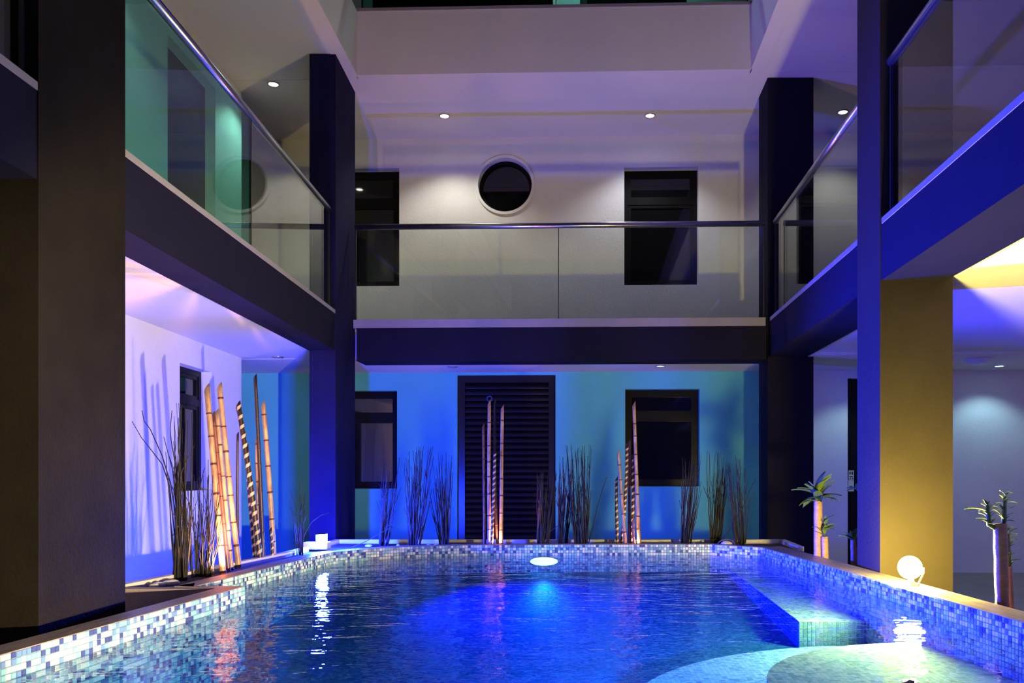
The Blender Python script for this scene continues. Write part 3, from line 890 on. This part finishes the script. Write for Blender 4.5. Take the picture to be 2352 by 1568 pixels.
# small orange uplights in the planter at the bamboo
def uplight(x, y, label, power):
    z = Z(H_RIM) - .064
    t = thing('planter_uplight', label, 'light', (x, y, z))
    m_ = Matrix.Translation((x, y, z))
    G().lathe([(.034, 0), (.036, .03), (.030, .036)], 18, m_).build('housing', 'black', t, True)
    G().lathe([(.028, .030), (.028, .038)], 18, m_).build('lens', emit('uplight_lens', UP_COL, 25.0), t)
    spot('uplight_beam', (x, y, z + .055), (0, 0, 1), UP_COL, power, 150, 0.6, t, 0.015)
uplight(-2.10, 5.13, 'orange uplight at the foot of the bamboo by the lavender wall', UP_W * 1.7)
uplight(-0.62, 7.30, 'orange uplight at the foot of the bamboo before the louvred door', UP_W * .6)
uplight(0.60, 7.30, 'orange uplight at the foot of the bamboo before the dark window', UP_W * .6)

# underwater pool light
ul = Vector((-0.20, 7.105, Z(-0.742)))
t = thing('pool_light', 'flat cyan underwater light on the far pool wall', 'light', (ul.x, ul.y, ul.z))
mw = Matrix.Translation(ul) @ Matrix.Diagonal((1, 1, 0.30, 1)) @ Matrix.Rotation(math.pi / 2, 4, 'X')
G().lathe([(.145, -.02), (.145, .012), (.125, .016)], 28, mw).build('trim_ring', 'steel', t, True)
G().lathe([(.122, .004), (.115, .022), (.07, .032), (.005, .035)], 28, mw).build('lens', emit('pool_light_lens', (0.12, 0.6, 1.0), 30.0), t, True)
spot('pool_light_beam', ul + Vector((0, -.06, 0)), (0.03, -1, 0.0), POOL_COL, POOL_W, 40, 1.0, t, 0.05)

ul2 = Vector((0.25, 1.75, Z(-0.79)))
t = thing('pool_light', 'round underwater light on the near pool wall', 'light', ul2)
mw = Matrix.Translation(ul2) @ Matrix.Diagonal((1, 1, 0.5, 1)) @ Matrix.Rotation(-math.pi / 2, 4, 'X')
G().lathe([(.145, -.02), (.145, .012), (.125, .016)], 28, mw).build('trim_ring', 'steel', t, True)
G().lathe([(.122, .004), (.115, .022), (.07, .032), (.005, .035)], 28, mw).build('lens', emit('pool_light_lens_near', (0.12, 0.6, 1.0), 8.0), t, True)
spot('pool_light_beam', ul2 + Vector((0, .06, 0)), (0, 0.90, -0.42), (0.010, 0.52, 0.95), POOL2_W, 62, 1.0, t, 0.05)

# ------------------------------------------------------------------ bamboo poles
def line_pts(a, b, n, bend=0.0, seed=0):
    r = random.Random(seed); a, b = Vector(a), Vector(b)
    off = Vector((r.uniform(-1, 1), r.uniform(-1, 1), 0)) * bend
    return [a.lerp(b, i / n) + off * math.sin(math.pi * i / n) for i in range(n + 1)]
node_me = {}
def bamboo(label, base, top, rad, style, group, seed):
    base, top = Vector(base), Vector(top)
    t = thing('bamboo_pole', label, 'bamboo', base, group)
    nseg = 16
    pts = line_pts(base - Vector((0, 0, .06)), top, nseg, 0.012, seed)
    rr = [rad * (1.04 - 0.16 * i / nseg) for i in range(nseg + 1)]
    g = G(); n = 10; g.tube(pts, rr, n)
    # slanted cut at the top
    for q in range(n):
        i = nseg * n + q
        x, y, z = g.v[i]; g.v[i] = (x, y, z + (x - pts[-1].x) * 1.6)
    mats = {'pale': 'bamboo', 'red': 'bamboo_red', 'dark': 'bamboo_dark', 'striped': 'bamboo_dark'}
    g.build('culm', mats[style], t, True)
    L = (top - base).length
    if style == 'striped':
        turns = L / (rad * 3.6)
        steps = int(turns * 12); v, f = [], []
        for i in range(steps + 1):
            u = i / steps
            a = 2 * math.pi * turns * u
            for dz in (0, rad * 1.35):
                k = min(nseg - 1e-6, u * nseg * (1 - .02)); j = int(k); c = pts[j].lerp(pts[j + 1], k - j)
                r_ = rad * (1.04 - .16 * u) + .0012
                v.append(c + Vector((r_ * math.cos(a), r_ * math.sin(a), dz)) - base)
        for i in range(steps):
            f.append((2 * i, 2 * i + 2, 2 * i + 3, 2 * i + 1))
        link_mesh('spiral_band', v, f, 'band', t, True)
    else:
        r = random.Random(seed + 50)
        u = 0.06
        key = 'n'
        if key not in node_me:
            gg = G(); gg.lathe([(1.0, -.5), (1.12, -.25), (1.16, 0), (1.12, .25), (1.0, .5)], 10)
            me_ = bpy.data.meshes.new('node'); me_.from_pydata(gg.v, [], gg.f); me_.materials.append(M['node'])
            me_.polygons.foreach_set('use_smooth', [True] * len(me_.polygons)); node_me[key] = me_
        while u < 0.97:
            k = u * nseg; j = int(k); c = pts[j].lerp(pts[j + 1], k - j)
            o = bpy.data.objects.new('node', node_me[key]); COL.objects.link(o); o.parent = t
            o.location = c - base; rr_ = rad * (1.04 - .16 * u)
            o.scale = (rr_ * 0.96, rr_ * 0.96, rad * r.uniform(0.5, 1.0))
            d_ = (pts[j + 1] - pts[j]).normalized(); o.rotation_euler = d_.to_track_quat('Z', 'Y').to_euler()
            u += r.uniform(0.10, 0.20) / max(L, .4)
    return t
HS = H_RIM - 0.028
def planted(px, py, h=HS):
    return on_h(px, py, h)
def b_left(bx, by, tx, ty, w, style, label, seed, dy=0.0):
    b = planted(bx, by); tp = at(tx, ty, b.y + dy)
    bamboo(label, b, tp, w * b.y / F / 2, style, 'bamboo poles in the planter by the lavender wall', seed)
LB = [(514, 1318, 475, 890, 14, 'pale', 'thick pale bamboo pole with bright orange foot and slanted top'),
      (527, 1312, 490, 950, 9, 'red', 'thin red-brown bamboo pole behind the thick pale one'),
      (534, 1309, 498, 945, 10, 'pale', 'shorter pale bamboo pole beside the thin red-brown one'),
      (551, 1304, 504, 886, 13, 'pale', 'tall pale bamboo pole with dark nodes leaning over the window edge'),
      (549, 1296, 546, 995, 6, 'dark', 'thin dark bamboo pole behind the tall pale one'),
      (601, 1291, 547, 928, 12, 'striped', 'tall bamboo pole with dark and pale spiral stripes in front of the corner'),
      (588, 1288, 566, 1026, 10, 'striped', 'shorter spiral striped bamboo pole beside the tall striped one'),
      (606, 1288, 586, 864, 9, 'dark', 'tallest dark bamboo pole against the deep blue corner'),
      (599, 1287, 590, 1005, 8, 'pale', 'slim pale bamboo pole behind the striped ones'),
      (630, 1283, 604, 928, 12, 'pale', 'pale bamboo pole with dark nodes nearest the blue floodlight'),
      (623, 1286, 621, 1215, 7, 'striped', 'short spiral striped bamboo stump at the foot of the pale pole')]
for i, (a, b, c, d, w, s, l) in enumerate(LB):
    b_left(a, b, c, d, w, s, l, 10 + i)
def b_back(bx, tx, ty, w, style, label, seed, grp, y=7.34):
    x = (bx - PX) / F * y
    base = Vector((x, y, Z(HS)))
    bamboo(label, base, at(tx, ty, y), w * y / F / 2, style, grp, seed)
gd = 'bamboo poles in front of the louvred door'
for i, (a, c, d, w, s, l, y) in enumerate([
        (1113, 1110, 976, 6.5, 'red', 'crooked red-brown bamboo pole before the louvred door', 7.36),
        (1124, 1124, 922, 8.5, 'pale', 'pale bamboo pole below the blue door ring', 7.34),
        (1128, 1137, 1040, 7, 'striped', 'spiral striped bamboo pole before the louvred door', 7.30),
        (1143, 1137, 919, 6.5, 'dark', 'tall thin dark bamboo pole before the louvred door', 7.42),
        (1151, 1154, 934, 8.5, 'pale', 'pale bamboo pole with red nodes before the louvred door slats', 7.34),
        (1133, 1133, 1150, 6, 'pale', 'short pinkish bamboo stump between poles before the louvred door', 7.48)]):
    b_back(a, c, d, w, s, l, 40 + i, gd, y)
gw = 'bamboo poles in front of the dark window'
for i, (a, c, d, w, s, l, y) in enumerate([
        (1419, 1416, 1098, 7, 'striped', 'short spiral striped bamboo pole at the edge of the dark window', 7.36),
        (1438, 1420, 1036, 8, 'pale', 'leaning grey-pale bamboo pole crossing the striped poles by the dark window', 7.30),
        (1426, 1441, 1018, 7, 'striped', 'taller leaning spiral striped bamboo pole by the dark window', 7.40),
        (1446, 1445, 1014, 7, 'red', 'red-brown bamboo pole in front of the dark window', 7.46),
        (1453, 1455, 1043, 8, 'striped', 'upright spiral striped bamboo pole in front of the dark window', 7.36),
        (1469, 1456, 926, 8.5, 'pale', 'tallest pale bamboo pole in front of the dark window', 7.32),
        (1460, 1455, 1190, 6, 'red', 'short orange-brown bamboo stump in front of the dark window', 7.30)]):
    b_back(a, c, d, w, s, l, 60 + i, gw, y)

# ------------------------------------------------------------------ twig bundles
def twig_pts(a, b, seed, wob):
    r = random.Random(seed); a, b = Vector(a), Vector(b); L = (b - a).length
    out = [a]
    off = Vector((0, 0, 0))
    for i in range(1, 7):
        off = off + Vector((r.uniform(-1, 1), r.uniform(-1, 1), 0)) * wob * L
        out.append(a.lerp(b, i / 6) + off)
    return out
def bundle(label, bpx, y, bh, spread_px, tops, n, seed, rad=0.0050, extra=(), group='dry twig bundles in the planter'):
    r = random.Random(seed)
    x = (bpx - PX) / F * y
    base = Vector((x, y, Z(bh)))
    t = thing('twig_bundle', label, 'twigs', base, group)
    k = 0
    (t0, t1, ty0, ty1) = tops
    n = int(n * 1.9)
    for i in range(n):
        u = r.random()
        bx = bpx + (u - .5) * spread_px * .8
        yy = y + r.uniform(-.03, .03)
        b = at(bx, PY, yy); b.z = Z(bh) - .01
        uu = min(1, max(0, u + r.uniform(-.3, .3)))
        tp = at(t0 + (t1 - t0) * uu, ty0 + (ty1 - ty0) * r.random() ** 1.4, yy + r.uniform(-.03, .03))
        pts = twig_pts(b, tp, seed * 100 + i, 0.011)
        g = G(); q = rad * r.uniform(.7, 1.25)
        g.tube(pts, [q * (1 - .11 * j) for j in range(7)], 5)
        if r.random() < .4:
            j = r.choice((3, 4)); d_ = Vector((r.uniform(-.5, .5), r.uniform(-.2, .2), 1)).normalized()
            g.tube([pts[j], pts[j] + d_ * .05, pts[j] + d_ * r.uniform(.1, .17)], [q * .6, q * .5, q * .3], 4)
        g.build('twig', 'twig', t, True)
    for poly in extra:
        pts = [at(px, py, y) for px, py in poly]
        g = G(); g.tube(pts, [rad * 1.1 * (1 - .6 * j / (len(pts) - 1)) for j in range(len(pts))], 5); g.build('twig', 'twig', t, True)
    return t
bundle('tall bundle of dry twigs with two long branches spreading over the lavender wall', 415, 4.92, HS, 34, (385, 440, 925, 1130), 16, 1, 0.0044,
       extra=[[(398, 1330), (402, 1230), (388, 1110), (372, 1065), (345, 1030), (325, 1005), (303, 967)],
              [(400, 1328), (410, 1220), (392, 1110), (372, 1045), (345, 985), (331, 967), (326, 942)],
              [(412, 1326), (408, 1200), (397, 1080), (386, 1040), (376, 1003)],
              [(415, 1326), (412, 1180), (405, 1080), (393, 1010), (391, 985), (395, 942)],
              [(425, 1325), (423, 1130), (412, 1080), (417, 940), (418, 930)]])
bundle('low tangled bundle of dry twigs between the tall twigs and the bamboo', 462, 5.10, HS, 60, (430, 508, 1090, 1240), 18, 2, 0.0042,
       extra=[[(455, 1322), (445, 1210), (437, 1160), (426, 1138)], [(470, 1322), (462, 1200), (457, 1130), (468, 1080), (470, 1073)],
              [(480, 1320), (474, 1180), (478, 1100), (478, 1055)]])
bundle('dark twigs beside the blue floodlight', 688, 6.48, HS, 20, (672, 700, 1090, 1250), 9, 3, 0.0030,
       extra=[[(690, 1270), (700, 1225), (716, 1198), (738, 1182), (757, 1177)]])
Y2 = 7.33
bundle('leaning bundle of blue-white lit twigs next to the left half window', 880, Y2, HS, 26, (878, 914, 1050, 1200), 16, 4, extra=[[(888, 1250), (884, 1180), (883, 1120), (886, 1110)]])
bundle('tall upright bundle of twigs between the half window and the door', 951, Y2 - .04, HS, 34, (930, 992, 1025, 1150), 24, 5)
bundle('narrow bundle of twigs leaning away from the louvred door', 1020, Y2 + .06, HS, 24, (985, 1040, 1038, 1180), 16, 6)
bundle('dense blue-lit bundle of twigs covering the door jamb', 1246, Y2 - .05, HS, 34, (1235, 1278, 1080, 1190), 24, 7)
bundle('slim bundle of twigs just beside the door opening', 1292, Y2 + .09, HS, 26, (1284, 1318, 1045, 1150), 18, 8)
bundle('tall bundle of twigs with long outliers on the teal wall', 1336, Y2 - .05, HS, 36, (1302, 1356, 1018, 1150), 24, 9,
       extra=[[(1352, 1247), (1366, 1190), (1378, 1140), (1394, 1094)], [(1326, 1247), (1322, 1200), (1318, 1207)]])
bundle('bundle of twigs crossing the corner of the dark window', 1576, Y2, HS, 28, (1572, 1612, 1040, 1180), 20, 10)
bundle('tall bundle of twigs between the dark window and the square column', 1643, Y2 + .09, HS, 30, (1628, 1672, 1035, 1150), 22, 11)
bundle('spreading bundle of twigs beside the square column', 1700, Y2 - .06, HS, 26, (1672, 1708, 1045, 1160), 16, 12,
       extra=[[(1656, 1247), (1680, 1205), (1705, 1170), (1720, 1130), (1735, 1100)], [(1712, 1247), (1718, 1190), (1722, 1150), (1736, 1135)], [(1708, 1247), (1706, 1180), (1703, 1130)]])
def stray(label, pts, y, r=0.003):
    ps = [at(px, py, y) for px, py in pts]
    g = G(); g.tube(ps, [r * (1 - .5 * i / (len(ps) - 1)) for i in range(len(ps))], 6)
    o = g.build('fallen_twig', 'twig', None, True, origin=ps[0])
    tag(o, label, 'twig')
stray('long fallen twig slanting up from the coping beside the blue floodlight', [(806, 1257), (822, 1251), (845, 1241), (870, 1226), (892, 1214), (905, 1210)], 7.05, .004)
stray('thin twig slanting across the bundle by the door opening', [(1262, 1222), (1290, 1200), (1315, 1185), (1342, 1170)], 7.19)

# ------------------------------------------------------------------ stones and cable
def stone(px, py, y, rx, rz, seed, label):
    r = random.Random(seed)
    bm = bmesh.new(); bmesh.ops.create_icosphere(bm, subdivisions=2, radius=1.0)
    for v in bm.verts:
        k = 1 + .10 * math.sin(3 * v.co.x + seed) * math.cos(2 * v.co.y + seed * 2) + r.uniform(-.02, .02)
        v.co = Vector((v.co.x * rx * k, v.co.y * rx * .75 * k, v.co.z * rz * k))
    me = bpy.data.meshes.new('river_stone'); bm.to_mesh(me); bm.free(); me.materials.append(M['stone'])
    me.polygons.foreach_set('use_smooth', [True] * len(me.polygons))
    o = bpy.data.objects.new('river_stone', me); COL.objects.link(o)
    x = (px - PX) / F * y
    o.location = (x, y, Z(HS) + rz * .6)
    tag(o, label, 'stone', 'river stones in the planter')
for i, (px, y, rx, rz, lab) in enumerate([
        (392, 4.72, .050, .020, 'flat pale stone at the foot of the tall twig bundle'),
        (366, 4.66, .036, .017, 'medium stone at the tip of the planter by the flat pale stone'),
        (354, 4.58, .026, .018, 'small dark-sided stone at the tip of the planter'),
        (342, 4.66, .018, .016, 'tiny stone against the pale planter rim'),
        (380, 4.83, .02, .014, 'little stone behind the flat pale stone'),
        (486, 5.24, .022, .018, 'pale stone between the low twigs and the thick bamboo foot'),
        (440, 5.16, .018, .016, 'small stone among the low tangled twigs'),
        (848, 7.22, .040, .014, 'flat white stone under the long fallen twig'),
        (985, 7.24, .022, .016, 'stone between two twig bundles by the half window'),
        (1003, 7.22, .030, .018, 'larger white stone at the foot of the twigs leaning from the door'),
        (1042, 7.24, .022, .015, 'white stone before the foot of the louvred door'),
        (915, 7.25, .02, .014, 'small stone beside the leaning blue-white twigs'),
        (1594, 7.25, .014, .022, 'upright white pebble at the foot of the twigs below the dark window'),
        (1268, 7.22, .018, .016, 'stone between the twigs at the door jamb'),
        (1364, 7.24, .022, .012, 'stone beside the twigs with long outliers'),
        (1669, 7.20, .055, .035, 'big rounded stone under the looped cable beside the twigs'),
        (1692, 7.10, .026, .018, 'small stone at the end of the looped cable'),
        (1722, 7.05, .02, .014, 'pebble between the last twigs and the square column')]):
    stone(px, 0, y, rx, rz, i, lab)
cb = [at(x, y, 7.14) for x, y in [(1647, 1250), (1653, 1243), (1662, 1239), (1672, 1238), (1681, 1241), (1687, 1247), (1690, 1251)]]
g = G(); g.tube(cb, 0.0055, 8)
tag(g.build('looped_cable', 'cable', None, True, origin=cb[0]), 'dark blue cable looped over the big stone in the planter', 'cable')

# ------------------------------------------------------------------ cane plants on the right
def leaf_mesh():
    v, f = [], []
    n = 7
    for i in range(n + 1):
        u = i / n
        w = 0.16 * math.sin(math.pi * min(1, u * .93 + .07)) ** 0.8 * (1 if u < .98 else .1)
        x = u; z = 0.22 * u - 0.42 * u * u
        v += [(x, -w, z + .05), (x, 0, z), (x, w, z + .05)]
    for i in range(n):
        for k in (0, 1):
            a = i * 3 + k
            f.append((a, a + 3, a + 4, a + 1))
    me = bpy.data.meshes.new('leaf'); me.from_pydata(v, [], f); me.materials.append(M['leaf'])
    me.polygons.foreach_set('use_smooth', [True] * len(me.polygons))
    return me
LEAF = leaf_mesh()
def leaf(parent, loc, az, el, L, roll=0):
    o = bpy.data.objects.new('leaf', LEAF); COL.objects.link(o); o.parent = parent
    o.location = Vector(loc) - parent.location
    o.rotation_euler = (Matrix.Rotation(az, 3, 'Z') @ Matrix.Rotation(-el, 3, 'Y') @ Matrix.Rotation(roll, 3, 'X')).to_euler()
    o.scale = (L, L, L)
def trunk(parent, a, b, r, name='cane'):
    a, b = Vector(a), Vector(b)
    pts = [a.lerp(b, i / 8) for i in range(9)]
    rr = [r * (1.03 + .05 * math.sin(i * 2.3)) for i in range(9)]
    g = G(); g.tube(pts, rr, 14); return g.build(name, 'trunk', parent, True)
def rosette(parent, c, n, L, seed, el=(0.1, 1.25)):
    r = random.Random(seed)
    for i in range(n):
        leaf(parent, Vector(c) + Vector((0, 0, r.uniform(-.03, .03))), 2.4 * i + r.uniform(-.3, .3), r.uniform(*el), L * r.uniform(.75, 1.1), r.uniform(-.3, .3))
HSR = H_RIM - 0.09
# plant beside the far square column
y = 6.15
b = at(1879, 1290, y); b.z = Z(HSR)
t = thing('cane_plant', 'cane plant with a full leafy crown before the far square column', 'plant', b, 'cane plants on the terrace side of the pool')
tp = at(1879, 1150, y); trunk(t, b, tp, .030); rosette(t, tp + Vector((0, 0, .02)), 26, .19, 1, (-.3, 1.4))
b2 = at(1896, 1290, y - .05); b2.z = Z(HSR); tp2 = at(1894, 1232, y - .05); trunk(t, b2, tp2, .024); rosette(t, tp2 + Vector((0, 0, .03)), 12, .10, 2, (0.0, 1.3)); 
rosette(t, tp2 + Vector((0, 0, .08)), 6, .08, 12, (0.8, 1.4))
# small one half hidden by the pillar
y = 5.82
b = at(1962, 1300, y); b.z = Z(HSR)
t = thing('cane_plant', 'small cane plant half hidden by the blue side of the pillar', 'plant', b, 'cane plants on the terrace side of the pool')
tp = at(1960, 1240, y); trunk(t, b, tp, .020); rosette(t, tp, 12, .11, 3, (-.2, 1.0)); rosette(t, tp + Vector((0.04, 0, .32)), 8, .10, 5, (-.2, 1.0))
trunk(t, b + Vector((.045, 0, 0)), tp + Vector((.045, 0, .30)), .016)
# cut cane with sprouting heads on the far right
y = 3.93
b = at(2303, 1390, y); b.z = Z(HSR)
t = thing('cane_plant', 'thick orange-lit cut cane with two sprouting heads at the pool coping', 'plant', b, 'cane plants on the terrace side of the pool')
tp = at(2297, 1202, y); trunk(t, b, tp, .030)
for (px, py, py2, sd) in ((2272, 1205, 1160, 1), (2306, 1196, 1142, 2)):
    a = at(px, py, y); c = at(px + (2 if sd == 2 else -4), py2, y)
    g = G(); g.tube([tp + Vector((0, 0, -.03)), (tp + a) / 2 + Vector((0, 0, -.015)), a, c], [.014, .013, .012, .008], 10); g.build('shoot', 'leaf', t, True)
    for k in range(5):
        rosette(t, a.lerp(c, k / 4.0), 5, .062 - .005 * k, sd * 10 + k, (0.2, 1.1))
leaf(t, at(2270, 1178, y), math.pi * 0.95, .35, .11)
b2 = at(2322, 1390, y + .05); b2.z = Z(HSR); tp2 = at(2316, 1300, y + .05); trunk(t, b2, tp2, .017)
tp3 = at(2314, 1225, y + .05)
g = G(); g.tube([tp2, (tp2 + tp3) / 2, tp3], [.014, .012, .009], 10); g.build('shoot', 'leaf', t, True)
for k in range(6):
    rosette(t, tp2.lerp(tp3, k / 5), 4, .06, 50 + k, (0.3, 1.2))
